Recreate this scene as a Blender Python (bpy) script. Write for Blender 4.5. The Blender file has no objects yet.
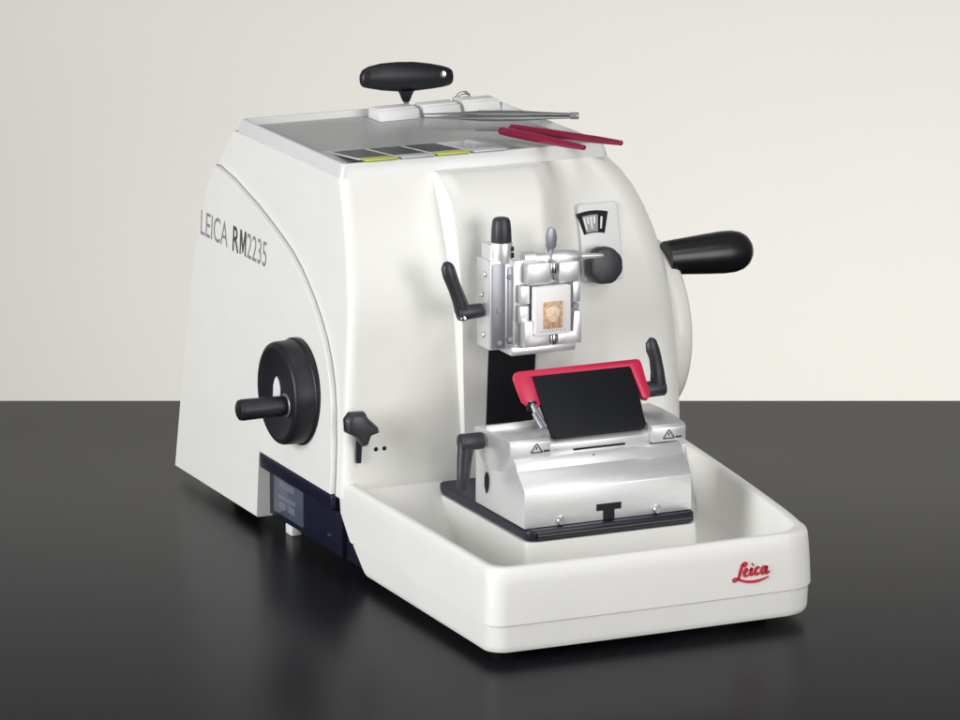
import bpy, bmesh, math, random
from mathutils import Vector, Matrix
random.seed(7)
S = 0.01                                  # everything below is typed in centimetres
SC = bpy.context.scene
COL = SC.collection
R = math.radians
YAW, PITCH = 24.5, 13.3

# ------------------------------------------------------------------ materials
def mat(name, col, rough=0.4, metal=0.0, spec=0.5, var=0.03, scale=25.0, bump=0.0, bscale=600.0,
        coat=0.0, trans=0.0, rvar=0.08, stretch=None, alpha=1.0):
    m = bpy.data.materials.new(name); m.use_nodes = True
    nt = m.node_tree; N = nt.nodes; L = nt.links
    b = N['Principled BSDF']
    b.inputs['Metallic'].default_value = metal
    b.inputs['Specular IOR Level'].default_value = spec
    b.inputs['Coat Weight'].default_value = coat
    b.inputs['Coat Roughness'].default_value = 0.12
    b.inputs['Transmission Weight'].default_value = trans
    b.inputs['Alpha'].default_value = alpha
    tc = N.new('ShaderNodeTexCoord'); mp = N.new('ShaderNodeMapping')
    L.new(tc.outputs['Object'], mp.inputs['Vector'])
    if stretch: mp.inputs['Scale'].default_value = stretch
    nz = N.new('ShaderNodeTexNoise'); nz.inputs['Scale'].default_value = scale; nz.inputs['Detail'].default_value = 5
    L.new(mp.outputs['Vector'], nz.inputs['Vector'])
    cr = N.new('ShaderNodeValToRGB')
    cr.color_ramp.elements[0].position = 0.3; cr.color_ramp.elements[1].position = 0.7
    cr.color_ramp.elements[0].color = tuple(c*(1-var) for c in col) + (1,)
    cr.color_ramp.elements[1].color = tuple(min(1, c*(1+var)) for c in col) + (1,)
    L.new(nz.outputs['Fac'], cr.inputs['Fac']); L.new(cr.outputs['Color'], b.inputs['Base Color'])
    mr = N.new('ShaderNodeMapRange')
    mr.inputs['To Min'].default_value = max(0.02, rough - rvar); mr.inputs['To Max'].default_value = min(1, rough + rvar)
    L.new(nz.outputs['Fac'], mr.inputs['Value']); L.new(mr.outputs['Result'], b.inputs['Roughness'])
    if bump > 0:
        n2 = N.new('ShaderNodeTexNoise'); n2.inputs['Scale'].default_value = bscale; n2.inputs['Detail'].default_value = 3
        L.new(mp.outputs['Vector'], n2.inputs['Vector'])
        bp = N.new('ShaderNodeBump'); bp.inputs['Strength'].default_value = bump; bp.inputs['Distance'].default_value = 0.0004
        L.new(n2.outputs['Fac'], bp.inputs['Height']); L.new(bp.outputs['Normal'], b.inputs['Normal'])
    return m

M = {}
M['paint'] = mat('cream_white_paint', (0.83, 0.825, 0.785), 0.38, bump=0.05, bscale=900, var=0.012)
M['tray'] = mat('cream_white_plastic', (0.82, 0.815, 0.785), 0.36, bump=0.04, bscale=900, var=0.012)
M['panel'] = mat('white_control_panel', (0.84, 0.84, 0.83), 0.3, var=0.01)
M['navy'] = mat('navy_plastic', (0.008, 0.009, 0.024), 0.38, var=0.1, bump=0.05)
M['black'] = mat('black_plastic', (0.013, 0.0135, 0.018), 0.4, spec=0.35, var=0.12, bump=0.1, bscale=1500)
M['gloss'] = mat('glossy_black_plastic', (0.010, 0.010, 0.013), 0.3, var=0.1)
M['grey_lever'] = mat('charcoal_lever', (0.026, 0.028, 0.034), 0.40, var=0.12, bump=0.12, bscale=1500)
M['rubber'] = mat('black_rubber', (0.012, 0.012, 0.013), 0.6, var=0.15)
M['slab'] = mat('matt_black_cover', (0.012, 0.013, 0.016), 0.5, spec=0.16, var=0.1, bump=0.1, bscale=1800)
M['alu'] = mat('brushed_aluminium', (0.79, 0.795, 0.80), 0.38, metal=0.65, var=0.03, scale=60, stretch=(1, 1, 25), bump=0.04, rvar=0.04)
M['satin'] = mat('satin_aluminium', (0.77, 0.77, 0.78), 0.38, metal=0.72, var=0.03, bump=0.04)
M['greyalu'] = mat('grey_anodised', (0.30, 0.31, 0.34), 0.38, metal=0.6, var=0.05)
M['chrome'] = mat('polished_steel', (0.75, 0.75, 0.76), 0.16, metal=1.0, var=0.05)
M['steel'] = mat('matt_steel', (0.42, 0.42, 0.42), 0.3, metal=1.0, var=0.08)
M['red'] = mat('pink_red_plastic', (0.60, 0.017, 0.072), 0.36, var=0.04)
M['crimson'] = mat('crimson_coating', (0.25, 0.009, 0.045), 0.42, spec=0.35, var=0.06)
M['tray_glass'] = mat('frosted_grey_acrylic', (0.42, 0.435, 0.425), 0.3, var=0.02)
M['rim_glass'] = mat('frosted_rim_acrylic', (0.70, 0.71, 0.70), 0.26, var=0.02)
M['cassette'] = mat('white_cassette_plastic', (0.86, 0.86, 0.85), 0.42, var=0.01)
M['wax'] = mat('pale_wax', (0.80, 0.70, 0.60), 0.4, var=0.06, scale=150)
M['tissue'] = mat('orange_tissue', (0.62, 0.39, 0.24), 0.45, var=0.35, scale=350)
M['tissue2'] = mat('pale_orange_tissue', (0.86, 0.66, 0.48), 0.45, var=0.2, scale=350)
M['yellow'] = mat('yellow_slide_label', (0.62, 0.66, 0.09), 0.4, var=0.05)
M['frost'] = mat('frosted_slide_end', (0.60, 0.63, 0.64), 0.35, var=0.04)
M['glass'] = mat('clear_slide_glass', (0.80, 0.84, 0.84), 0.12, trans=0.6, var=0.02)
M['stain'] = mat('dark_slide_section', (0.036, 0.041, 0.050), 0.3, spec=0.06, var=0.2, scale=80)
M['edge'] = mat('glass_edge_glint', (0.80, 0.82, 0.82), 0.25, var=0.02)  # near-white colour standing in for the glint on slide edges
M['ink'] = mat('grey_ink', (0.25, 0.255, 0.25), 0.5, var=0.05)
M['darkink'] = mat('dark_ink', (0.055, 0.056, 0.056), 0.5, var=0.05)
M['redink'] = mat('red_ink', (0.58, 0.016, 0.035), 0.45, var=0.03)
M['lcd'] = mat('dark_glass_window', (0.085, 0.10, 0.14), 0.15, var=0.15, scale=40)
M['lcdmark'] = mat('faint_grey_print', (0.16, 0.175, 0.22), 0.4, var=0.1)
M['dial'] = mat('grey_dial', (0.33, 0.33, 0.33), 0.45, var=0.05)
M['hole'] = mat('dark_hole', (0.006, 0.006, 0.007), 0.8, var=0.1)

def table_mat():
    m = mat('black_laminate', (0.009, 0.009, 0.0122), 0.27, spec=0.05, var=0.03, scale=5, bump=0.0, rvar=0.008)
    return m
M['table'] = table_mat()
M['wall'] = mat('warm_white_backdrop', (0.80, 0.782, 0.742), 0.9, spec=0.1, var=0.008, scale=3)

# ------------------------------------------------------------------ mesh builder (cm, world axes)
def basis(a):
    a = Vector(a).normalized()
    h = Vector((0, 0, 1)) if abs(a.z) < 0.9 else Vector((1, 0, 0))
    u = h.cross(a).normalized(); v = a.cross(u).normalized()
    return u, v, a

class MB:
    def __init__(s): s.v = []; s.f = []; s.m = []; s.cur = 0
    def add(s, vs, fs):
        o = len(s.v); s.v += [Vector(p) for p in vs]
        for f in fs: s.f.append([i+o for i in f]); s.m.append(s.cur)
        return s
    def box(s, x0, x1, y0, y1, z0, z1, mtx=None):
        vs = [Vector((x, y, z)) for z in (z0, z1) for y in (y0, y1) for x in (x0, x1)]
        if mtx: vs = [mtx @ p for p in vs]
        return s.add(vs, [(0,2,3,1),(4,5,7,6),(0,1,5,4),(2,6,7,3),(0,4,6,2),(1,3,7,5)])
    def loft(s, loops, cap0=True, cap1=True, closed=True):
        n = len(loops[0]); vs = [p for l in loops for p in l]; fs = []
        for k in range(len(loops)-1):
            for i in range(n if closed else n-1):
                j = (i+1) % n
                fs.append((k*n+i, k*n+j, (k+1)*n+j, (k+1)*n+i))
        if cap0: fs.append(tuple(range(n))[::-1])
        if cap1: fs.append(tuple((len(loops)-1)*n+i for i in range(n)))
        return s.add(vs, fs)
    def prism(s, pts, axis, a, b):
        """polygon in the two other axes (cyclic order), extruded along axis from a to b"""
        def P(p, t):
            return {'x': (t, p[0], p[1]), 'y': (p[0], t, p[1]), 'z': (p[0], p[1], t)}[axis]
        return s.loft([[P(p, a) for p in pts], [P(p, b) for p in pts]])
    def lathe(s, prof, org, axis, n=40, ell=1.0, wob=None):
        """prof: list of (distance along axis, radius)"""
        u, v, a = basis(axis); o = Vector(org); loops = []
        for (d, r) in prof:
            l = []
            for i in range(n):
                t = 2*math.pi*i/n; rr = r*(wob(t) if wob else 1)
                l.append(o + a*d + u*(rr*math.cos(t)*ell) + v*(rr*math.sin(t)))
            loops.append(l)
        return s.loft(loops)
    def cyl(s, p0, p1, r0, r1=None, n=28, e=0.06):
        p0 = Vector(p0); p1 = Vector(p1); r1 = r0 if r1 is None else r1
        L = (p1-p0).length; e = min(e, L*0.3, r0*0.5, r1*0.5)
        return s.lathe([(0, r0-e), (e*0.3, r0-e*0.3), (e, r0), (L-e, r1), (L-e*0.3, r1-e*0.3), (L, r1-e)], p0, p1-p0, n)
    def tube(s, pts, rad, n=12, flat=1.0, nrm=None):
        """swept ellipse along pts; rad per point; flat squashes across nrm"""
        pts = [Vector(p) for p in pts]; loops = []
        rad = rad if isinstance(rad, (list, tuple)) else [rad]*len(pts)
        for i, p in enumerate(pts):
            t = (pts[min(i+1, len(pts)-1)] - pts[max(i-1, 0)]).normalized()
            if nrm: w = (Vector(nrm) - t*Vector(nrm).dot(t)).normalized(); u = w.cross(t).normalized()
            else: u, w, _ = basis(t)
            loops.append([p + u*(rad[i]*math.cos(2*math.pi*k/n)) + w*(rad[i]*flat*math.sin(2*math.pi*k/n)) for k in range(n)])
        return s.loft(loops)
    def build(s, name, mats, parent=None, bevel=0.0, seg=2, ang=35, tri=True):
        org = ORG.get(parent.name, Vector((0, 0, 0))) if parent else Vector((0, 0, 0))
        me = bpy.data.meshes.new(name)
        me.from_pydata([tuple((p+OFF[0]-org)*S) for p in s.v], [], s.f)
        if not isinstance(mats, (list, tuple)): mats = [mats]
        for m in mats: me.materials.append(M[m])
        me.polygons.foreach_set('material_index', s.m)
        bm = bmesh.new(); bm.from_mesh(me)
        bmesh.ops.remove_doubles(bm, verts=bm.verts, dist=1e-6)
        bmesh.ops.recalc_face_normals(bm, faces=bm.faces)
        if bevel > 0:
            es = [e for e in bm.edges if len(e.link_faces) == 2 and e.calc_face_angle(0) > R(28)]
            bmesh.ops.bevel(bm, geom=es, offset=bevel*S, offset_type='OFFSET', segments=seg, profile=0.5, affect='EDGES', clamp_overlap=True)
        for f in bm.faces: f.smooth = True
        bm.to_mesh(me); bm.free()
        me.set_sharp_from_angle(angle=R(ang))
        o = bpy.data.objects.new(name, me); COL.objects.link(o)
        if parent: o.parent = parent
        ORG[o.name] = org
        return o

ORG = {}
OFF = [Vector((0, 0, 0))]                # shift applied while a sub-assembly is built
def tag(o, label=None, cat=None, group=None, kind=None):
    if label: o['label'] = label
    if cat: o['category'] = cat
    if group: o['group'] = group
    if kind: o['kind'] = kind
    return o
def thing(name, label, cat, loc, group=None):
    o = bpy.data.objects.new(name, None); COL.objects.link(o)
    o.empty_display_size = 0.02; o.location = Vector(loc)*S; ORG[o.name] = Vector(loc)
    return tag(o, label, cat, group)
def sstep(a, b, x):
    t = max(0.0, min(1.0, (x-a)/(b-a))); return t*t*(3-2*t)
def lerp(tab, z):
    if z <= tab[0][0]: return tab[0][1]
    for (a, fa), (b, fb) in zip(tab, tab[1:]):
        if z <= b: return fa + (fb-fa)*(z-a)/(b-a)
    return tab[-1][1]
def rrect(x0, x1, z0, z1, r, n=5):
    out = []
    for cx, cz, a in ((x1-r, z1-r, 0), (x0+r, z1-r, 90), (x0+r, z0+r, 180), (x1-r, z0+r, 270)):
        for k in range(n+1):
            t = R(a + 90*k/n); out.append((cx + r*math.cos(t), cz + r*math.sin(t)))
    return out

# text as a mesh on a plane: origin, right and up vectors (cm), size = cap height factor
def text_mesh(name, body, mtl, org, right, up, size, sx, parent, spacing=1.0, bold=0.0):
    cu = bpy.data.curves.new(name, 'FONT'); cu.body = body; cu.size = 1.0
    cu.space_character = spacing; cu.offset = bold; cu.extrude = 0.004; cu.resolution_u = 4
    tmp = bpy.data.objects.new('tmp_text', cu); COL.objects.link(tmp)
    dg = bpy.context.evaluated_depsgraph_get()
    me = bpy.data.meshes.new_from_object(tmp.evaluated_get(dg))
    bpy.data.objects.remove(tmp); bpy.data.curves.remove(cu)
    r = Vector(right).normalized(); u = Vector(up).normalized(); n = r.cross(u)
    root = ORG.get(parent.name, Vector((0, 0, 0)))
    w = 0
    for v in me.vertices:
        w = max(w, v.co.x)
        v.co = (Vector(org) + r*(v.co.x*size*sx) + u*(v.co.y*size) + n*(v.co.z*size) - root)*S
    me.materials.clear(); me.materials.append(M[mtl]); me.name = name
    o = bpy.data.objects.new(name, me); COL.objects.link(o); o.parent = parent; ORG[o.name] = root
    return o, w*size*sx

def strokes(mb, lines, org, right, up, width, sc, thick=0.02, n=7):
    """pen strokes: each line = [(u, v, w)...] smoothed by Catmull-Rom and laid down as a thin ribbon with thickness"""
    r = Vector(right).normalized(); u = Vector(up).normalized(); nn = r.cross(u); o = Vector(org)
    for k, ln in enumerate(lines):
        P = []
        for i in range(len(ln)-1):
            p0 = ln[max(i-1, 0)]; p1 = ln[i]; p2 = ln[i+1]; p3 = ln[min(i+2, len(ln)-1)]
            for q in range(n):
                t = q/n
                P.append([0.5*((2*p1[c]) + (-p0[c]+p2[c])*t + (2*p0[c]-5*p1[c]+4*p2[c]-p3[c])*t*t + (-p0[c]+3*p1[c]-3*p2[c]+p3[c])*t**3) for c in range(3)])
        P.append(list(ln[-1]))
        lo = []; h = thick*(1 + 0.06*k)
        for i, p in enumerate(P):
            a = P[max(i-1, 0)]; b = P[min(i+1, len(P)-1)]
            dx, dy = b[0]-a[0], b[1]-a[1]; d = math.hypot(dx, dy) or 1
            nx, ny = -dy/d, dx/d; w = p[2]*width/2
            def W(s, hh): return o + r*((p[0]+nx*w*s)*sc) + u*((p[1]+ny*w*s)*sc) + nn*hh
            lo.append([W(-1, -0.02), W(1, -0.02), W(1, h), W(-1, h)])
        mb.loft(lo)
    return mb

# ------------------------------------------------------------------ setting
cy, sy = math.cos(R(YAW)), math.sin(R(YAW))
RT = Vector((cy, -sy, 0)); FW = Vector((sy, cy, 0))
def uv(u, v, z): return RT*u + FW*v + Vector((0, 0, z))
tb = MB()
lo = [[uv(-190, -90, z), uv(210, -90, z), uv(210, 86.5, z), uv(-190, 86.5, z)] for z in (-3.2, 0)]
tb.loft(lo); tag(tb.build('table', 'table', bevel=0.35, seg=3), kind='structure')
wl = MB()
prof = [(60.0, -150)] + [(300 - 40 + 40*math.sin(R(a)), -150 + 40 - 40*math.cos(R(a))) for a in range(0, 91, 10)] + [(300.0, 160)]
lo = [[uv(u, v, z) for (v, z) in prof] for u in (-330, -150, 0, 150, 330)]
vs = [p for l in lo for p in l]; n = len(prof)
wl.add(vs, [(k*n+i, k*n+i+1, (k+1)*n+i+1, (k+1)*n+i) for k in range(len(lo)-1) for i in range(n-1)])
tag(wl.build('backdrop', 'wall'), kind='structure')

# ------------------------------------------------------------------ the microtome
mt = thing('rotary_microtome', 'cream white rotary microtome with black handwheel grip, red knife guard and open waste tray', 'microtome', (15, 30, 0))

def xL(z): return 0.05*(z-7)
XR = [(6, 32.0), (10, 32.0), (15, 31.7), (20, 31.1), (23, 30.6), (26, 29.8), (28, 29.1), (29.5, 28.4), (31, 27.4), (32, 26.4), (32.6, 25.7)]
YB = [(0, 65.2), (6, 64.3), (26, 60), (28.5, 59), (31, 56.8), (32.6, 55.2)]
def lean(z): return 3.0*(max(0, z-19.5)/13.0)**2
PROUD = [(7, 0.08), (11, 0.30), (16.5, 0.72), (21, 1.2), (25.5, 1.85), (28.5, 2.3), (29.5, 2.42), (30.3, 2.42), (31.0, 2.22), (31.6, 1.85), (32.1, 1.35), (32.4, 0.9)]
def front(x, z):
    # left part leans back towards the top; the middle part stays upright and so stands proud of it
    y = 29.0 + lean(z)
    xe = 10.75 - 0.06*(z-9)
    pr = lerp(PROUD, z)
    if z > 30.3: pr *= 1 - 0.35*sstep(30.3, 32.4, z)*(1-sstep(0, 1.4, x-xe))
    mid = sstep(xe-0.04, xe+0.22, x) * (1 - sstep(17.6, 21.2, x))
    return y - pr*mid
zs = [6.3 + i*0.3 for i in range(85)]; zs = [z for z in zs if z < 31.7]
zs += [31.8, 32.1, 32.4]
loops = []
for z in zs:
    ins = 0.0
    l = []; xl = xL(z)+ins*0.6; xr = lerp(XR, z)-ins; yb = lerp(YB, z)-ins
    rl, rr = 0.75, 2.6
    l.append((xl, yb, z)); l.append((xl, (yb+31)/2, z))
    for a in range(0, 91, 15):                                     # front left corner
        cxx = xl+rl; fy = front(cxx, z)+ins
        l.append((cxx - rl*math.cos(R(a)), fy + rl - rl*math.sin(R(a)), z))
    xe = 10.75 - 0.06*(z-9)
    xsamp = [xl+rl + (xe-0.1-xl-rl)*i/30 for i in range(1, 31)] + [xe-0.06+0.04*i for i in range(0, 9)] + [xe+0.4 + (xr-rr-xe-0.4)*i/60 for i in range(0, 60)]
    for x in xsamp:
        l.append((x, front(x, z)+ins, z))
    for a in range(90, -1, -10):                                   # front right corner
        cxx = xr-rr; fy = front(cxx, z)+ins
        l.append((cxx + rr*math.cos(R(a)), fy + rr*1.25 - rr*1.25*math.sin(R(a)), z))
    l.append((xr, (yb+36)/2, z)); l.append((xr-1, yb, z)); l.append(((xl+xr)/2, yb+0.4, z)); l.append((xl+1, yb, z))
    loops.append([Vector(p) for p in l])
hb = MB(); hb.loft(loops)
housing = hb.build('housing', 'paint', mt, ang=50)
# chassis below (dark base between cover and tray)
hb = MB(); hb.prism([(23.6, 0.85), (63, 0.85), (63, 6.5), (30.1, 6.5), (29.6, 5.4), (27.2, 2.7)], 'x', 0.9, 30.2)
hb.build('chassis', 'navy', mt)

# side cover with the curved seam
seam = [(58.9, 28.75), (58.0, 28.9), (56.3, 28.6), (54.3, 28.3), (52.0, 27.75), (49.0, 27.05), (46.3, 26.25), (43.6, 25.4), (41.1, 24.5), (39.3, 23.6), (37.7, 22.6), (36.0, 21.4), (34.5, 20.1), (33.2, 18.7), (32.2, 17.2), (31.4, 15.4), (30.9, 13.4), (30.6, 11), (30.5, 8.5), (30.5, 6.45)]
outl = seam + [(46.0, 6.45), (46.0, 0.75), (65.3, 0.75), (64.3, 9.0), (63.6, 14.0), (62.8, 18.5), (61.6, 22.8), (60.2, 26.2)]
cv = MB()
def cov(p, off): return Vector((xL(p[1]) - off, p[0], p[1]))
cxs = (46.0, 12.0)
def shrink(p, d):
    v = Vector((cxs[0]-p[0], cxs[1]-p[1])); v.normalize(); return (p[0]+v.x*d, p[1]+v.y*d)
cv.loft([[cov(p, -1.0) for p in outl], [cov(p, 0.36) for p in outl], [cov(shrink(p, 0.02), 0.41) for p in outl], [cov(shrink(p, 0.08), 0.45) for p in outl]])
cover = cv.build('side_cover', 'paint', mt, ang=30)
gk = MB(); gk.loft([[cov(shrink(p, -0.14), o) for p in outl[:20]] for o in (-0.6, 0.06)] , cap0=False)
gk.build('seam_shade', 'dial', cover)  # grey ribbon laid in for the shade of the seam gap
upv = Vector((0.05, 0, 1)); rv = Vector((0, -1, 0))
def lettering(body, y, z, size, sx, mtl, bold, spacing=1.0):
    return text_mesh('lettering', body, mtl, (xL(z)-0.455, y, z), rv, upv, size, sx, cover, spacing, bold)
_, w1 = lettering('LEICA', 61.25, 22.4, 3.1, 0.80, 'ink', 0.0)
_, w2 = lettering('R', 61.25-w1-1.0, 22.4, 3.1, 0.80, 'darkink', 0.012)
y0 = 61.25-w1-1.0-w2-0.22; Hm = 2.13; wm = 1.42
mp = [(0, 0), (0, Hm), (0.36, Hm), (wm/2, Hm*0.40), (wm-0.36, Hm), (wm, Hm), (wm, 0), (wm-0.27, 0), (wm-0.27, Hm*0.66), (wm/2+0.09, Hm*0.08), (wm/2-0.09, Hm*0.08), (0.27, Hm*0.66), (0.27, 0)]
lm = MB(); lm.loft([[Vector((xL(22.4+h) - o, y0-u, 22.4+h)) for u, h in mp] for o in (0.43, 0.465)])
lm.build('lettering', 'darkink', cover)
_, w3 = lettering('2235', y0-wm-0.16, 22.4, 3.1, 0.74, 'ink', 0.0)

# navy service panel under the cover
pn = MB(); pn.box(0.45, 1.3, 30.3, 46.1, 0.95, 6.2)
pan = pn.build('service_panel', 'navy', mt, bevel=0.12)
pn = MB()
pn.prism([(-0.40, 5.1), (-0.42, 6.2), (-0.3, 6.42), (0.5, 6.42), (0.5, 4.9)], 'y', 30.4, 46.9)
pn.build('hood', 'navy', pan, bevel=0.22, seg=3)
pn = MB(); pn.prism(rrect(38.4, 44.9, 1.5, 5.3, 0.2), 'x', 0.36, 0.5); pn.build('display_window', 'lcd', pan, bevel=0.04)
pn = MB()
for (ya, yb, za, zb) in ((40.3, 43.6, 3.9, 4.5), (40.0, 43.8, 2.9, 3.3), (42.2, 43.6, 2.1, 2.7), (40.2, 41.6, 2.1, 2.7)):
    pn.box(0.345, 0.4, ya, yb, za, zb)
pn.build('faint_print', 'lcdmark', pan)
pn = MB(); pn.cyl((0.5, 33.0, 2.2), (0.36, 33.0, 2.2), 0.22); pn.build('screw', 'chrome', pan)
ft = MB(); ft.box(0.6, 1.5, 41.5, 42.9, 0.0, 0.85); ft.build('foot', 'panel', mt, bevel=0.08)
for (x, y) in ((3, 4), (25.5, 5.5), (4, 60), (27, 60), (27, 27), (4, 26)):
    ft = MB(); ft.cyl((x, y, 0), (x, y, 0.85), 1.2, 1.3); ft.build('foot', 'rubber', mt)

# coarse feed wheel on the left
cw = MB()
wc = Vector((0, 37.7, 13.55))
cw.lathe([(0, 3.9), (0.0, 4.35), (0.1, 4.5), (0.4, 4.52), (0.5, 4.46), (0.54, 4.36), (1.95, 4.3), (2.15, 4.22), (2.27, 4.05), (2.3, 3.85), (2.28, 3.7), (2.2, 3.55), (2.2, 0.01)], (0.0, wc.y, wc.z), (-1, 0, 0), 72)
wheel = cw.build('coarse_feed_wheel', 'black', mt, ang=40)
gp = MB(); gp.lathe([(0, 0.78), (0.35, 0.80), (0.4, 0.84), (3.9, 0.90), (4.15, 0.84), (4.25, 0.7), (4.28, 0.01)], (-2.2, wc.y-2.05, wc.z-0.55), (-1, 0, 0.0), 32)
gp.build('grip', 'black', wheel)
gp = MB(); gp.lathe([(0, 1.0), (0.12, 1.0), (0.16, 0.95), (0.16, 0.6)], (-2.15, wc.y-2.05, wc.z-0.55), (-1, 0, 0), 32); gp.build('collar', 'greyalu', wheel)
gp = MB(); gp.prism([(wc.y+0.75, 13.1), (wc.y-0.85, 13.1), (wc.y-0.85, 14.2), (wc.y-0.6, 14.75), (wc.y-0.1, 15.05), (wc.y+0.35, 14.7), (wc.y+0.65, 14.1)], 'x', -2.15, -2.23)
gp.build('pale_patch', 'panel', wheel)  # pale arched patch set on the wheel face

# handwheel on the right with its crank grip
hw = MB(); hc = Vector((0, 39.3, 15.9))
hw.lathe([(0, 6.4), (0.1, 7.4), (0.35, 7.65), (0.8, 7.75), (1.5, 7.7), (1.9, 7.5), (2.1, 7.1), (2.1, 5.8), (1.8, 5.3), (1.7, 0.01)], (31.5, hc.y, hc.z), (1, 0, 0), 96)
hwheel = hw.build('handwheel', 'paint', mt, ang=40)
gp = MB(); gy, gz = 35.4, 22.4
gp.lathe([(0, 1.42), (0.6, 1.48), (2.0, 1.58), (3.8, 1.72), (5.4, 1.82), (6.4, 1.80), (7.1, 1.64), (7.6, 1.34), (7.95, 0.9), (8.1, 0.4), (8.13, 0.01)], (32.6, gy, gz), (1, 0, 0), 48)
gp.build('crank_grip', 'gloss', hwheel)

# locking knob low on the left front, with its slot and two holes
kb = MB()
kp = [(-0.36, 13.4), (0.08, 13.95), (1.36, 13.92), (1.62, 13.4), (2.55, 12.5), (2.65, 12.05), (1.91, 11.86), (1.61, 11.05), (1.16, 11.0), (0.62, 11.82), (-0.3, 12.33)]
def kl(k, y): return [Vector((1.1+(p[0]-1.1)*k, y, 12.4+(p[1]-12.4)*k)) for p in kp]
kb.loft([kl(0.45, 28.9), kl(0.5, 28.35), kl(0.85, 28.2), kl(1.0, 28.0), kl(1.0, 27.45), kl(0.82, 27.1), kl(0.45, 27.0)])
knob = kb.build('locking_knob', 'grey_lever', mt, bevel=0.07, seg=2, ang=40)
kb = MB(); kb.tube([(1.35, 28.6, 11.4), (1.35, 28.75, 10.2), (1.35, 28.8, 9.35)], [0.28, 0.26, 0.24], 12); kb.build('pin', 'gloss', knob)
for x in (3.0, 3.75):
    kb = MB(); kb.cyl((x, 29.3, 10.25), (x, 28.98, 10.25), 0.21); kb.build('socket', 'hole', mt)

# bellows slot in the recess
bl = MB()
bl.prism([(28.84, 7.2), (28.62, 11), (28.2, 16.5), (27.72, 21), (27.5, 24), (30.4, 24), (30.4, 7.2)], 'x', 12.75, 17.05)
bl.build('bellows', 'slab', mt, bevel=0.05)

# display plate, thickness scale and knob (upper right front)
up2 = Vector((0, 0.235, 1)).normalized(); rt2 = Vector((1, 0, 0)); n2 = rt2.cross(up2)
def pp(x, h, out=0.0): return Vector((x, 29.05, 22.6)) + up2*h + n2*out
pl = MB()
out = [(p[0], p[1]) for p in rrect(21.75, 25.4, 0.0, 6.35, 0.35)]
pl.loft([[pp(a, b, -0.4) for a, b in out], [pp(a, b, 0.30) for a, b in out]])
plate = pl.build('display_plate', 'panel', mt, bevel=0.09)
pl = MB(); out = [(p[0], p[1]) for p in rrect(21.62, 25.56, -0.14, 6.46, 0.42)]
pl.loft([[pp(a, b, -0.4) for a, b in out], [pp(a, b, 0.10) for a, b in out]]); pl.build('plate_shadow_rim', 'frost', plate)  # grey outline painted as the shadow round the plate
def fan(r0, r1, a0, a1, cx, ch, n=10):
    return [(cx+r1*math.sin(R(a0+(a1-a0)*i/n)), ch+r1*math.cos(R(a0+(a1-a0)*i/n))) for i in range(n+1)] + \
           [(cx+r0*math.sin(R(a1+(a0-a1)*i/n)), ch+r0*math.cos(R(a1+(a0-a1)*i/n))) for i in range(n+1)]
def fmesh(poly, o0, o1, mtl, name):
    q = MB(); q.loft([[pp(a, b, o0) for a, b in poly], [pp(a, b, o1) for a, b in poly]]); return q.build(name, mtl, plate)
fmesh(fan(3.6, 5.45, -15.5, 15, 23.1, 0.35), 0.2, 0.315, 'hole', 'scale_window')
fmesh(fan(3.7, 5.1, -11.5, 5, 23.1, 0.35), 0.25, 0.33, 'dial', 'scale_dial')
q = MB()
for k, a in enumerate((-9.8, -6.2, -2.6, 1.0, 9.0)):
    poly = fan(4.35 if k % 2 else 3.95, 4.95, a-1.05, a+1.05, 23.1, 0.35, 2)
    q.loft([[pp(x, h, 0.31) for x, h in poly], [pp(x, h, 0.345) for x, h in poly]])
q.build('scale_ticks', 'panel', plate)
kb = MB()
kb.lathe([(0, 1.1), (0.35, 1.15), (0.4, 1.5), (0.55, 1.6), (1.35, 1.56), (1.55, 1.45), (1.62, 1.25), (1.62, 0.01)], (23.15, 28.9, 23.95), (0, -1, 0.12), 80,
         wob=lambda t: 1 - 0.035*(0.5+0.5*math.cos(8*t))**2)
kb.build('setting_knob', 'grey_lever', plate, ang=35)

# ---------------- waste tray
def tray_outer(yr_l, ins, taper, z):
    """outline from rear left, round the front, to rear right"""
    fl = 1.5; fr = 3.0
    x0 = 0.0+ins; y0 = 0.0+ins
    P = [(x0, yr_l)]
    for k in range(1, 12): P.append((x0, yr_l + (y0+fl-yr_l)*k/12))
    for a in range(0, 91, 10): P.append((x0+fl-fl*math.cos(R(a)), y0+fl-fl*math.sin(R(a))))
    xr = 29.15-ins-taper
    for k in range(1, 16): P.append((x0+fl + (xr-fr-x0-fl)*k/16, y0 - 0.10*math.sin(math.pi*k/16)))
    for a in range(90, -1, -9):
        P.append((xr-fr+fr*math.cos(R(a)), y0+fr-fr*math.sin(R(a))))
    xe = 32.9-ins-taper; ye = 31.2
    for k in range(1, 13):
        t = k/12; P.append((xr + (xe-xr)*(t**0.82), y0+fr + (ye-y0-fr)*t))
    return [Vector((p[0], p[1], z)) for p in P]
tr = MB()
lv = [(0.8, 24.6, 0.45, 0), (0.86, 24.7, 0.32, 0), (1.05, 25.0, 0.24, 0), (1.25, 25.25, 0.21, 0), (1.4, 25.4, 0.20, 0), (2.7, 27.0, 0.165, 0), (2.86, 27.2, 0.16, 0), (2.90, 27.25, 0.22, 0), (2.96, 27.3, 0.22, 0), (3.0, 27.4, 0.08, 0), (3.06, 27.5, 0.03, 0), (3.2, 27.65, 0.032, 0), (3.5, 28.0, 0.04, 0), (5.0, 29.6, 0.09, 0),
      (6.2, 30.0, 0.16, 0), (7.15, 29.7, 0.24, 0.0), (7.42, 29.6, 0.34, 0.0), (7.55, 29.5, 0.48, 0), (7.6, 29.5, 0.64, 0)]
lp = [tray_outer(y, i, t, z) for (z, y, i, t) in lv]
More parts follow.
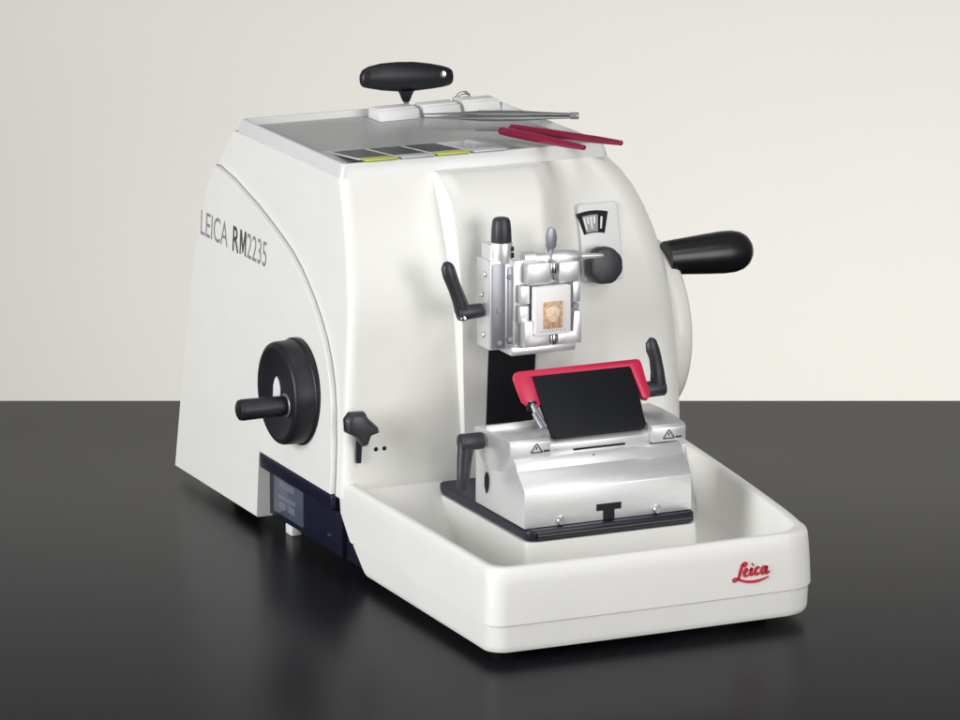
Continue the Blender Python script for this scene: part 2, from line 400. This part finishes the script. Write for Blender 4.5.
inn = [(7.58, 0.95), (7.48, 1.12), (7.25, 1.22), (5.0, 1.45), (3.2, 1.8), (2.4, 2.3), (2.05, 3.0), (2.0, 4.0)]
for (z, i) in inn:
    k = sstep(7.6, 2.0, z) if False else (7.6-z)/5.6
    q = tray_outer(29.4 - 6.0*max(0, k)**1.4, i, 0, z)
    for p in q:
        lim = 29.4 - 6.0*max(0, k)**1.4
        if p.y > lim: p.y = lim
    lp.append(q)
tr.loft(lp, cap0=True, cap1=True, closed=True)
tray = tr.build('waste_tray', 'tray', mt, ang=40)
# plinth under the knife holder, inside the tray
HOLD = Vector((-0.8, -1.7, 0.55)); OFF[0] = HOLD
pd = MB()
pd.loft([[Vector((x, y, z)) for x, y in rrect(9.3-o, 24.6+o, 13.3-o, 30.9, 0.7, 4)] for z, o in ((0.9, 0.7), (1.5, 0.45), (2.1, 0.22), (3.0, 0.12), (5.4, 0.0))])
pd.build('plinth', 'tray', tray, bevel=0.05); OFF[0] = Vector((0, 0, 0))
# emblem, hand-drawn script strokes
em = MB()
SL = [
 # L with its loop, foot and the long underline flourish
 [(0.62, 1.08, 0.7), (0.74, 1.22, 0.9), (0.93, 1.30, 1.1), (1.05, 1.22, 1.2), (1.0, 1.06, 1.0), (0.86, 1.04, 0.9), (0.76, 1.18, 1.1), (0.66, 0.92, 1.5), (0.58, 0.6, 1.7), (0.50, 0.3, 1.5), (0.36, 0.10, 1.2), (0.18, 0.0, 1.1), (0.05, 0.06, 1.0), (0.07, 0.18, 0.9), (0.24, 0.22, 1.0), (0.5, 0.12, 1.1), (0.9, -0.06, 1.2), (1.5, -0.16, 1.4), (2.1, -0.14, 1.3), (2.6, -0.02, 0.9), (2.9, 0.08, 0.5)],
 [(0.92, 0.52, 0.9), (1.10, 0.62, 0.9), (1.16, 0.76, 1.0), (1.06, 0.84, 1.1), (0.94, 0.70, 1.4), (0.92, 0.46, 1.5), (1.04, 0.30, 1.2), (1.24, 0.38, 0.8), (1.36, 0.52, 0.7)],
 [(1.36, 0.52, 0.7), (1.48, 0.82, 1.4), (1.44, 0.52, 1.6), (1.52, 0.34, 1.2), (1.70, 0.46, 0.8)],
 [(1.56, 1.08, 1.8), (1.62, 1.12, 1.8)],
 [(2.06, 0.74, 1.4), (1.98, 0.86, 1.2), (1.84, 0.76, 1.4), (1.80, 0.52, 1.6), (1.92, 0.34, 1.3), (2.14, 0.42, 0.8), (2.28, 0.54, 0.7)],
 [(2.66, 0.76, 1.2), (2.52, 0.86, 1.2), (2.36, 0.72, 1.5), (2.32, 0.48, 1.5), (2.44, 0.34, 1.2), (2.60, 0.50, 1.0), (2.70, 0.84, 1.3), (2.66, 0.52, 1.6), (2.76, 0.34, 1.2), (2.96, 0.5, 0.5)],
]
strokes(em, SL, (20.95, -0.04, 4.35), (1, 0, 0), (0.05, 0.02, 1), 0.15, 1.10, thick=0.03)
em.build('emblem', 'redink', tray)

# ---------------- base plate + knife holder
OFF[0] = HOLD
bp = MB()
pts = [(9.75, 30.9), (9.35, 30.4), (9.35, 29.0), (9.45, 13.9), (9.75, 13.45), (10.3, 13.3), (23.7, 13.3), (24.35, 13.6), (24.55, 14.3), (24.4, 30.9)]
bp.prism(pts, 'z', 5.42, 6.35)
base = bp.build('base_plate', 'navy', mt, bevel=0.22, seg=3)
bp = MB(); bp.tube([(10.2, 13.25, 5.9), (24.0, 13.25, 5.9)], 0.26, 12); bp.build('base_rail', 'gloss', base)

kh = MB()
prof = [(14.0, 6.4), (14.0, 9.3), (14.12, 9.5), (15.3, 10.7), (15.45, 10.75), (15.75, 11.35), (16.1, 11.6), (23.4, 11.6), (23.4, 6.4)]
tz = 16.9
# block front with a T slot: three prisms side by side
kh.prism(prof, 'x', 9.45, 24.3)
block = kh.build('knife_holder', 'alu', mt, bevel=0.04)
ts = MB()
ts.prism([(tz-1.1, 7.75), (tz+1.1, 7.75), (tz+1.1, 7.2), (tz+0.5, 7.2), (tz+0.5, 6.42), (tz-0.5, 6.42), (tz-0.5, 7.2), (tz-1.1, 7.2)], 'y', 13.96, 14.4)
ts.build('slot', 'hole', block)
for x in (12.6, 21.2):
    ts = MB(); ts.lathe([(0, 0.05), (0.02, 0.34), (0.25, 0.36), (0.32, 0.3), (0.32, 0.01)], (x, 14.05, 6.78), (0, -1, 0), 24); ts.build('screw', 'chrome', block)
ts = MB(); ts.prism([(21.3, 7.6), (21.05, 7.75), (20.8, 8.3), (20.75, 8.9), (20.95, 9.35), (21.3, 9.4), (21.55, 9.0), (21.6, 8.2)], 'x', 9.40, 9.6); ts.build('slot', 'hole', block)
# rocking segment: rounded under-side profile (y, z), wider cheeks at both ends
arc = [(22.9, 11.2)] + [(19.6 - 3.7*math.cos(R(a)), 13.2 - 2.9*math.sin(R(a))) for a in range(150, 29, -15)][::1]
seg_prof = [(16.15, 11.62), (16.1, 12.8), (16.35, 13.1), (18.6, 13.15), (20.3, 13.1), (22.6, 12.95), (23.1, 12.75)] + [(19.7 + 3.5*math.cos(R(a)), 12.6 - 2.6*math.sin(R(a))) for a in range(15, 136, 15)]
sg = MB()
sg.prism([(p[0], p[1]) for p in seg_prof], 'x', 9.15, 12.75)
left_c = sg.build('rocker_cheek', 'satin', block, bevel=0.08)
sg = MB(); sg.prism([(15.95, 11.75), (15.9, 12.85), (16.2, 13.15), (18.6, 13.35), (20.3, 13.4), (22.6, 13.3), (23.2, 12.8), (23.2, 11.7)], 'x', 21.72, 24.75)
sg.build('rocker_cheek', 'satin', block, bevel=0.08)
sg = MB(); sg.prism([(16.45, 11.55), (16.4, 12.4), (16.9, 12.7), (19.0, 13.0), (22.6, 12.9), (23.1, 11.5)], 'x', 12.7, 21.8)
sg.build('clamp_bar', 'satin', block, bevel=0.06)
sg = MB(); sg.box(14.9, 19.5, 16.36, 16.6, 11.75, 11.90); sg.build('slit', 'hole', block)
sg = MB(); sg.cyl((16.4, 16.6, 11.35), (16.4, 15.75, 11.28), 0.14, n=16); sg.build('screw', 'hole', block)
# warning triangles on both cheeks
for (tx, yy) in ((11.5, 16.09), (23.2, 15.9)):
    w = MB()
    def T(u, v): return (tx+u, v)
    for a, b in (((-0.5, 12.0), (0.5, 12.0)), ((0.5, 12.0), (0.0, 12.75)), ((0.0, 12.75), (-0.5, 12.0))):
        w.tube([(tx+a[0], yy+0.01, a[1]), (tx+b[0], yy+0.01, b[1])], 0.05, 6)
    w.tube([(tx, yy+0.01, 12.48), (tx-0.03, yy+0.01, 12.25)], 0.06, 6)
    for k in range(4): w.box(tx+0.62+0.14*k, tx+0.72+0.14*k, yy-0.02, yy+0.05, 11.98, 12.14)
    w.build('warning_mark', 'darkink', block)
# white roll along the left cheek
sg = MB(); sg.cyl((9.2, 20.4, 12.95), (13.8, 20.4, 13.05), 0.5, n=24); sg.build('support_roller', 'panel', block)
sg = MB()
sg.tube([(13.0, 17.7, 13.5), (12.55, 18.4, 14.6), (12.3, 19.0, 15.5)], [0.28, 0.24, 0.2], 12)
sg.tube([(12.65, 17.5, 13.6), (12.2, 18.2, 14.7)], [0.2, 0.18], 12)
sg.build('guard_hinge', 'greyalu', block)
sg = MB(); sg.box(12.0, 12.75, 18.7, 19.3, 14.7, 15.5); sg.build('guard_stop', 'slab', block, bevel=0.08)
# black finger rest plate, tilted back
ex = Vector((1, 0, 0)); el = Vector((0, 3.85, 4.2)).normalized(); en = ex.cross(el)
def tp(x, h, o): return Vector((0.2, 16.95, 12.75)) + ex*x + el*h + en*o
blk = [(12.95, 0.1), (13.2, -0.1), (20.95, -0.12), (21.3, 0.02), (21.45, 0.4), (21.5, 1.2), (21.72, 3.0), (21.72, 5.45), (21.5, 5.68), (13.0, 5.68), (12.75, 5.45)]
sg = MB(); sg.loft([[tp(a, b, 0.0) for a, b in blk], [tp(a, b, 0.35) for a, b in blk]])
sg.build('front_plate', 'slab', block, bevel=0.08)
# pink-red knife guard (a U frame)
ug = [(11.75, 3.25), (11.45, 3.6), (11.35, 5.75), (11.5, 6.1), (11.9, 6.2), (22.45, 6.22), (22.72, 6.12), (22.8, 5.75), (22.65, 2.8), (22.3, 2.5), (21.85, 2.65), (21.75, 5.62), (12.9, 5.62), (12.85, 3.0), (12.4, 2.75)]
sg = MB(); sg.loft([[tp(a, b, -0.1) for a, b in ug], [tp(a, b, 0.4) for a, b in ug]])
sg.build('knife_guard', 'red', block, bevel=0.07, seg=2)
# clamping levers
def lever(name, hub0, hub1, hr, path, rad, parent):
    q = MB(); q.cyl(hub0, hub1, hr, hr*0.95, 28, 0.12)
    q.tube(path, rad, 16, flat=0.8, nrm=(0, 1, 0))
    return q.build(name, 'grey_lever', parent, ang=45)
lv1 = lever('clamp_lever', (6.95, 21, 12.15), (9.0, 21, 12.15), 0.72,
            [(7.55, 21, 12.1), (7.35, 20.9, 11.0), (7.2, 20.8, 9.7), (7.08, 20.7, 8.7), (7.03, 20.68, 8.35)], [0.72, 0.64, 0.56, 0.52, 0.3], block)
q = MB(); q.cyl((8.9, 21, 12.15), (9.5, 21, 12.15), 0.42, n=24); q.build('lever_shaft', 'chrome', block)
lv2 = lever('clamp_lever', (22.9, 21.3, 14.8), (25.45, 21.3, 14.8), 0.68,
            [(24.9, 21.3, 14.6), (24.88, 21.3, 15.2), (24.82, 21.35, 16.3), (24.65, 21.4, 17.4), (24.4, 21.4, 18.1), (24.3, 21.4, 18.6), (24.42, 21.4, 18.95), (24.47, 21.4, 19.05)], [0.55, 0.68, 0.58, 0.53, 0.58, 0.52, 0.34, 0.12], block)

OFF[0] = Vector((0, 0, 0))
# ---------------- specimen head
sh = MB()
sh.box(13.2, 18.9, 24.4, 25.9, 18.75, 26.0)
sh.box(12.9, 18.7, 24.0, 26.6, 18.15, 18.85)
head = sh.build('specimen_clamp', 'satin', mt, bevel=0.12)
sh = MB(); sh.box(12.6, 18.4, 25.8, 31.6, 19.2, 25.6); sh.build('carriage', 'satin', head, bevel=0.15)
sh = MB(); sh.box(11.0, 13.25, 24.1, 26.7, 18.8, 26.2); sh.build('column', 'satin', head, bevel=0.1)
sh = MB(); sh.box(11.15, 12.35, 23.97, 24.5, 18.95, 25.95); sh.box(12.6, 13.05, 24.0, 24.5, 19.2, 25.6); sh.build('reflection_inlay', 'greyalu', head, bevel=0.05)  # darker inlays put a dark reflection into the column front
for (y, z, r) in ((25.0, 25.0, 0.26), (25.6, 23.2, 0.22), (25.3, 19.9, 0.26)):
    q = MB(); q.lathe([(0, r), (0.12, r), (0.16, r*0.8), (0.16, 0.01)], (11.02, y, z), (-1, 0, 0), 18); q.build('screw', 'chrome', head)
for (x, z) in ((11.75, 22.1), (11.8, 19.4), (12.8, 24.8), (12.75, 19.6)):
    q = MB(); q.lathe([(0, 0.22), (0.1, 0.22), (0.14, 0.17), (0.14, 0.01)], (x, 23.99, z), (0, -1, 0), 16); q.build('screw', 'greyalu', head)
q = MB(); q.cyl((12.4, 24.9, 25.9), (12.4, 24.9, 27.6), 0.92, n=32); q.box(11.3, 12.1, 24.7, 26.3, 26.0, 27.4); cl_ = q.build('collar', 'alu', head)
q = MB(); q.lathe([(0, 0.84), (0.1, 0.86), (1.2, 0.82), (1.85, 0.74), (2.05, 0.62), (2.12, 0.4), (2.12, 0.01)], (12.4, 24.9, 27.5), (0, 0, 1), 36, wob=lambda t: 1-0.03*(0.5+0.5*math.cos(10*t)))
q.build('adjusting_knob', 'grey_lever', head)
q = MB(); q.box(12.93, 13.17, 24.1, 24.3, 26.35, 26.75); q.box(12.93, 13.17, 24.1, 24.3, 26.9, 27.25); q.build('scale_mark', 'hole', head)
lever('clamp_lever', (8.75, 25.4, 21.85), (10.9, 25.4, 21.95), 0.62,
      [(9.3, 25.4, 21.6), (9.15, 25.4, 22.1), (8.85, 25.35, 23.0), (8.4, 25.3, 24.1), (8.0, 25.3, 25.1), (7.82, 25.3, 25.75), (7.86, 25.3, 26.1), (7.92, 25.3, 26.25)], [0.55, 0.68, 0.60, 0.57, 0.61, 0.58, 0.44, 0.18], head)
q = MB(); q.lathe([(0, 0.24), (0.08, 0.24), (0.12, 0.18), (0.12, 0.01)], (9.0, 24.78, 21.5), (-0.25, -1, 0), 18); q.build('screw', 'chrome', head)
q = MB(); q.cyl((10.7, 25.4, 21.93), (11.1, 25.4, 21.95), 0.4, n=20); q.build('lever_shaft', 'chrome', head)
# jaws around the block
jw = MB()
for (x0, x1, z0, z1) in ((14.0, 16.1, 24.1, 25.85), (16.85, 18.65, 24.1, 25.75)):
    jw.prism(rrect(x0, x1, z0, z1, 0.22, 3), 'y', 23.3, 24.5)
jw.box(13.55, 14.35, 23.6, 24.5, 22.5, 24.0)
jw.box(13.55, 14.35, 23.75, 24.5, 20.9, 22.3)
jw.build('upper_jaw', 'satin', head, bevel=0.035)
jw = MB()
jw.prism([(13.75, 18.95), (16.0, 18.95), (16.0, 19.85), (14.55, 19.95), (14.5, 21.1), (13.75, 21.1)], 'y', 23.25, 24.5)
jw.prism([(16.75, 18.95), (18.85, 18.95), (18.85, 21.6), (18.2, 21.6), (18.1, 19.95), (16.75, 19.85)], 'y', 23.25, 24.5)
jw.prism([(18.2, 22.3), (18.85, 22.3), (18.85, 24.0), (18.2, 24.0)], 'y', 23.5, 24.5)
jw.build('lower_jaw', 'satin', head, bevel=0.035)
for z in (24.9, 18.95):
    jw = MB(); jw.cyl((16.4, 23.5, z), (16.4, 23.5, z+0.85), 0.29, n=18); jw.build('spring_pin', 'chrome', head)
jw = MB(); jw.lathe([(0, 0.3), (0.15, 0.3), (0.2, 0.24), (0.2, 0.01)], (18.5, 23.75, 21.95), (0, -1, 0), 18); jw.build('screw', 'greyalu', head)
# release paddle and shaft
q = MB()
pad = [(16.35, 26.55), (16.7, 26.5), (17.05, 26.9), (17.15, 27.7), (16.98, 28.35), (16.65, 28.55), (16.35, 28.4), (16.2, 27.8), (16.2, 27.0)]
q.prism(pad, 'y', 24.3, 24.55); q.tube([(16.6, 24.42, 26.7), (16.55, 24.4, 25.6), (16.5, 24.4, 24.9)], 0.17, 12)
q.build('release_paddle', 'greyalu', head, bevel=0.06)
q = MB()
q.lathe([(0, 0.55), (1.0, 0.56), (1.05, 0.4), (2.0, 0.4), (2.1, 0.58), (3.6, 0.62), (4.6, 0.56), (5.0, 0.42), (5.2, 0.27), (6.6, 0.2), (7.2, 0.12), (7.3, 0.02)], (14.3, 24.9, 26.05), (1, -0.02, -0.05), 28)
q.build('clamp_spindle', 'alu', head, ang=30)

# ---------------- accessory tray moulded on the top
x0, x1, y0, y1 = 1.3, 25.6, 32.0, 55.0
at = MB()
def rl(i, z): return [Vector((x, y, z)) for x, y in rrect(x0+i, x1-i, y0+i, y1-i, max(0.15, 0.6-i*0.3), 4)]
at.loft([rl(0.02, 32.3), rl(0.02, 32.5), rl(0.28, 33.35), rl(0.34, 33.5), rl(0.42, 33.55), rl(0.5, 33.55), rl(0.56, 33.5), rl(0.66, 33.0), rl(0.75, 32.95)], cap0=True, cap1=False)
rim = at.build('accessory_tray', 'rim_glass', mt)
at = MB(); at.loft([rl(0.75, 32.8), rl(0.75, 32.96)]); at.build('tray_floor', 'tray_glass', rim)

# ------------------------------------------------------------------ loose things
# tissue cassette clamped in the head
tc_ = thing('tissue_cassette', 'white tissue cassette with an orange wax block, clamped upright in the silver specimen head', 'tissue cassette', (16.25, 23.6, 20))
q = MB(); q.prism(rrect(14.55, 17.75, 19.9, 23.95, 0.2, 3), 'y', 22.95, 23.7); q.build('cassette_body', 'cassette', tc_, bevel=0.06)
q = MB(); q.prism(rrect(15.25, 16.95, 20.45, 22.7, 0.1, 3), 'y', 22.82, 23.0); q.build('wax_block', 'tissue', tc_, bevel=0.04)
q = MB()
pts = [(16.1 + 0.58*math.cos(t)*(1+0.15*math.sin(3*t)), 21.65 + 0.75*math.sin(t)*(1+0.12*math.cos(2*t))) for t in [2*math.pi*i/28 for i in range(28)]]
q.prism(pts, 'y', 22.78, 22.9); q.build('tissue_section', 'tissue2', tc_, bevel=0.02)
q = MB()
for k in range(7): q.box(15.1+0.33*k, 15.25+0.33*k, 22.94, 23.0, 20.2, 20.28)
q.build('cassette_ridges', 'dial', tc_)

# T-handled hex wrench standing at the back of the tray
hx = thing('hex_wrench', 'black T-handled hex wrench standing upright behind the row of white cassettes', 'hex wrench', (16.75, 54.0, 32.97))
q = MB()
st = [(-4.4, 0.15, 0.25), (-4.34, 0.2, 0.52), (-4.15, 0.3, 0.78), (-3.6, 0.42, 1.0), (-2.4, 0.38, 1.24), (-0.9, 0.22, 1.36), (0.6, 0.08, 1.34), (2.1, -0.1, 1.18), (3.3, -0.3, 0.98), (3.95, -0.42, 0.80), (4.2, -0.46, 0.62), (4.3, -0.48, 0.3)]
lo = []
for (u, dz, r) in st:
    l = []
    for k in range(24):
        t = 2*math.pi*k/24
        c, s_ = math.cos(t), math.sin(t)
        l.append(Vector((16.85+u, 54.0 + 0.80*r*c*0.8, 36.15+dz*0.55 + r*s_*(0.92 if s_ > 0 else 1.0))))
    lo.append(l)
q.loft(lo)
q.lathe([(0, 0.75), (0.4, 0.55), (0.75, 0.42), (1.0, 0.3), (1.0, 0.01)], (16.75, 54.0, 35.0), (0, 0, -1), 20)
q.build('handle', 'black', hx, ang=50)
q = MB(); q.cyl((16.75, 54.0, 34.2), (16.75, 54.0, 32.95), 0.22, n=6); q.build('shaft', 'greyalu', hx)
q = MB(); q.lathe([(0, 0.3), (0.06, 0.28), (0.1, 0.15), (0.1, 0.01)], (19.95, 53.33, 36.25), (-0.2, -1, 0.1), 20); q.build('end_rivet', 'chrome', hx)

# white cassettes in a row
cas_lab = ['white tissue cassette at the left end of the row, in front of the hex wrench',
           'white tissue cassette in the middle of the row between two others on the grey tray',
           'white tissue cassette at the right end of the row, next to the tray back corner']
for i, (x, y, rz, wd) in enumerate(((13.0, 51.0, 3, 3.95), (17.35, 51.2, 4, 3.6), (21.3, 51.7, 3, 3.6))):
    c = thing('tissue_cassette', cas_lab[i], 'tissue cassette', (x, y, 32.97), 'white cassettes lying in a row at the back of the top tray')
    Z = Matrix.Translation(Vector((x, y, 32.97))) @ Matrix.Rotation(R(rz), 4, 'Z')
    q = MB(); q.add([Z @ Vector(p) for p in ((0, 0, 0), (wd, 0, 0), (wd, 2.3, 0), (0, 2.3, 0), (0.02, 0.45, 0.85), (wd-0.02, 0.45, 0.85), (wd-0.02, 2.3, 0.85), (0.02, 2.3, 0.85))],
                    [(0, 3, 2, 1), (4, 5, 6, 7), (0, 1, 5, 4), (1, 2, 6, 5), (2, 3, 7, 6), (3, 0, 4, 7)])
    q.build('cassette_body', 'cassette', c, bevel=0.07)
    q = MB(); q.box(0.15, wd-0.15, 0.75, 2.2, 0.83, 0.98, Z); q.build('lid', 'cassette', c, bevel=0.05)
# spare cassette lying behind with small metal clip
c = thing('metal_clip', 'small metal clip standing behind the gap between the middle and right white cassettes', 'clip', (22.0, 54.0, 32.97))
q = MB(); q.tube([(21.4, 54.05, 33.9), (21.9, 54.05, 34.3), (22.4, 54.05, 34.35), (22.8, 54.05, 34.1)], [0.1, 0.16, 0.16, 0.1], 10); q.build('spring_arm', 'steel', c)
q = MB(); q.box(21.2, 23.0, 53.9, 54.22, 32.97, 34.0); q.build('jaw', 'satin', c, bevel=0.1)

# steel forceps
fz = thing('steel_forceps', 'long steel forceps with ridged grip lying across the top tray in front of the cassettes', 'forceps', (20, 43.5, 33.6))
a0 = Vector((14.6, 46.6, 34.15)); a1 = Vector((26.9, 41.0, 34.15))
dv = (a1-a0).normalized(); sd = Vector((-dv.y, dv.x, 0))
for s_ in (-1, 1):
    q = MB(); P = []; Rr = []
    for k in range(13):
        t = k/12
        bow = 0.42*math.sin(math.pi*min(1, t*1.05))**0.8*s_
        P.append(a0 + dv*(12.9*t) + sd*bow + Vector((0, 0, 0.12*s_)))
        Rr.append(lerp([(0, 0.08), (0.25, 0.26), (0.42, 0.55), (0.68, 0.55), (0.85, 0.34), (1.0, 0.28)], t))
    q.tube(P, Rr, 10, flat=0.45, nrm=(0, 0, 1))
    for k in range(16):
        p = a0 + dv*(5.2 + 0.24*k) + sd*(0.42*s_) + Vector((0, 0, 0.12*s_+0.2)); q.tube([p - sd*0.4, p + sd*0.4], 0.06, 6)
    q.build('arm', 'steel', fz)
q = MB(); q.cyl(a1 - dv*0.6 + Vector((0, 0, 0)), a1 + dv*0.15, 0.3, n=16); q.build('rear_joint', 'greyalu', fz)

# crimson forceps
cz = thing('crimson_forceps', 'crimson coated forceps with two spread arms pointing over the right edge of the top', 'forceps', (20, 34, 33.6))
for (p0, p1) in (((18.3, 37.6, 34.1), (20.75, 26.9, 34.35)), ((19.6, 38.4, 34.1), (24.3, 27.2, 34.4))):
    q = MB(); p0 = Vector(p0); p1 = Vector(p1); d = p1-p0
    q.tube([p0 - d*0.02, p0, p0 + d*0.3, p0 + d*0.8, p1, p1 + d*0.012], [0.12, 0.42, 0.46, 0.38, 0.27, 0.1], 12, flat=0.8, nrm=(0, 0, 1)); q.build('arm', 'crimson', cz)
q = MB()
q.tube([(19.3, 37.4, 34.1), (18.4, 39.0, 34.0), (17.3, 40.6, 33.75)], [0.3, 0.34, 0.2], 10, flat=0.5, nrm=(0, 0, 1))
q.build('spring_end', 'greyalu', cz)

# microscope slides along the front rim
sl_lab = ['clear microscope slide with no label, lying flat in the left corner of the top tray',
          'left one of the two yellow-ended microscope slides with dark section, nearest the tray left corner',
          'frosted-end dark microscope slide lying between the two yellow-ended slides',
          'right one of the two yellow-ended microscope slides with dark section, nearest the red forceps',
          'pale frosted-end microscope slide to the right of both yellow-ended slides']
for i, (x, end, dark) in enumerate(((2.1, 'glass', None), (3.62, 'yellow', 'stain'), (6.85, 'frost', 'stain'), (10.05, 'yellow', 'stain'), (13.3, 'frost', None))):
    y, wd, z0 = (32.15, 2.9, 33.64) if i else (32.9, 2.6, 33.0)
    c = thing('microscope_slide', sl_lab[i], 'microscope slide', (x, y, z0), 'microscope slides laid side by side along the front rim')
    til = Matrix.Translation(Vector((x, y, z0))) @ Matrix.Rotation(R(-4.6 if i else 0), 4, 'X')
    q = MB(); q.box(0, wd, 0 if end == 'glass' else 1.9, 7.4, 0, 0.10, til); q.build('glass_plate', 'glass', c)
    if end != 'glass':
        q = MB(); q.box(0, wd, 0, 1.88, 0, 0.11, til); q.build('label_end', end, c, bevel=0.03)
    if dark:
        q = MB(); q.box(0.06, wd-0.06, 1.95, 7.3, 0.102, 0.115, til); q.build('section', dark, c)
    q = MB(); q.box(-0.12, -0.02, 1.2, 7.2, 0.0, 0.12, til); q.build('edge_glint', 'edge', c)  # white strip painted as the glint along the glass edge

# ------------------------------------------------------------------ camera, light
Cc = Vector((-153.894, -335.832, 111.625))*S
cam = bpy.data.cameras.new('camera'); co = bpy.data.objects.new('camera', cam); COL.objects.link(co)
cam.sensor_width = 36; cam.lens = 187.5; cam.clip_start = 0.05; cam.clip_end = 100
co.location = Cc; co.rotation_euler = (R(90-PITCH), 0, R(-YAW)); SC.camera = co

def area(name, loc, target, sx, sy_, power, col=(1, 1, 1)):
    l = bpy.data.lights.new(name, 'AREA'); l.shape = 'RECTANGLE'; l.size = sx*S; l.size_y = sy_*S; l.energy = power; l.color = col
    o = bpy.data.objects.new(name, l); COL.objects.link(o); o.location = Vector(loc)*S
    o.rotation_euler = (Vector(target)-Vector(loc)).to_track_quat('-Z', 'Y').to_euler()
    return o
area('key_softbox', (60, -135, 190), (15, 28, 14), 70, 70, 9.5, (1, 0.985, 0.965))
area('left_softbox', uv(-200, -120, 68), (8, 30, 12), 150, 140, 64, (0.99, 0.995, 1))
area('right_softbox', uv(170, -180, 68), (12, 25, 10), 150, 140, 36, (1, 0.99, 0.975))
area('top_softbox', uv(0, 10, 230), (15, 30, 10), 150, 110, 7, (1, 0.99, 0.97))
area('backdrop_light', uv(70, 205, -52), uv(60, 300, -50), 250, 20, 11.3, (1, 0.987, 0.962))

w = bpy.data.worlds.new('World'); SC.world = w; w.use_nodes = True
w.node_tree.nodes['Background'].inputs[0].default_value = (0.95, 0.97, 1.0, 1); w.node_tree.nodes['Background'].inputs[1].default_value = 0.16
SC.view_settings.view_transform = 'Standard'; SC.view_settings.look = 'None'; SC.view_settings.gamma = 1; SC.view_settings.exposure = 0
SC.cycles.use_denoising = True
SC.cycles.max_bounces = 8
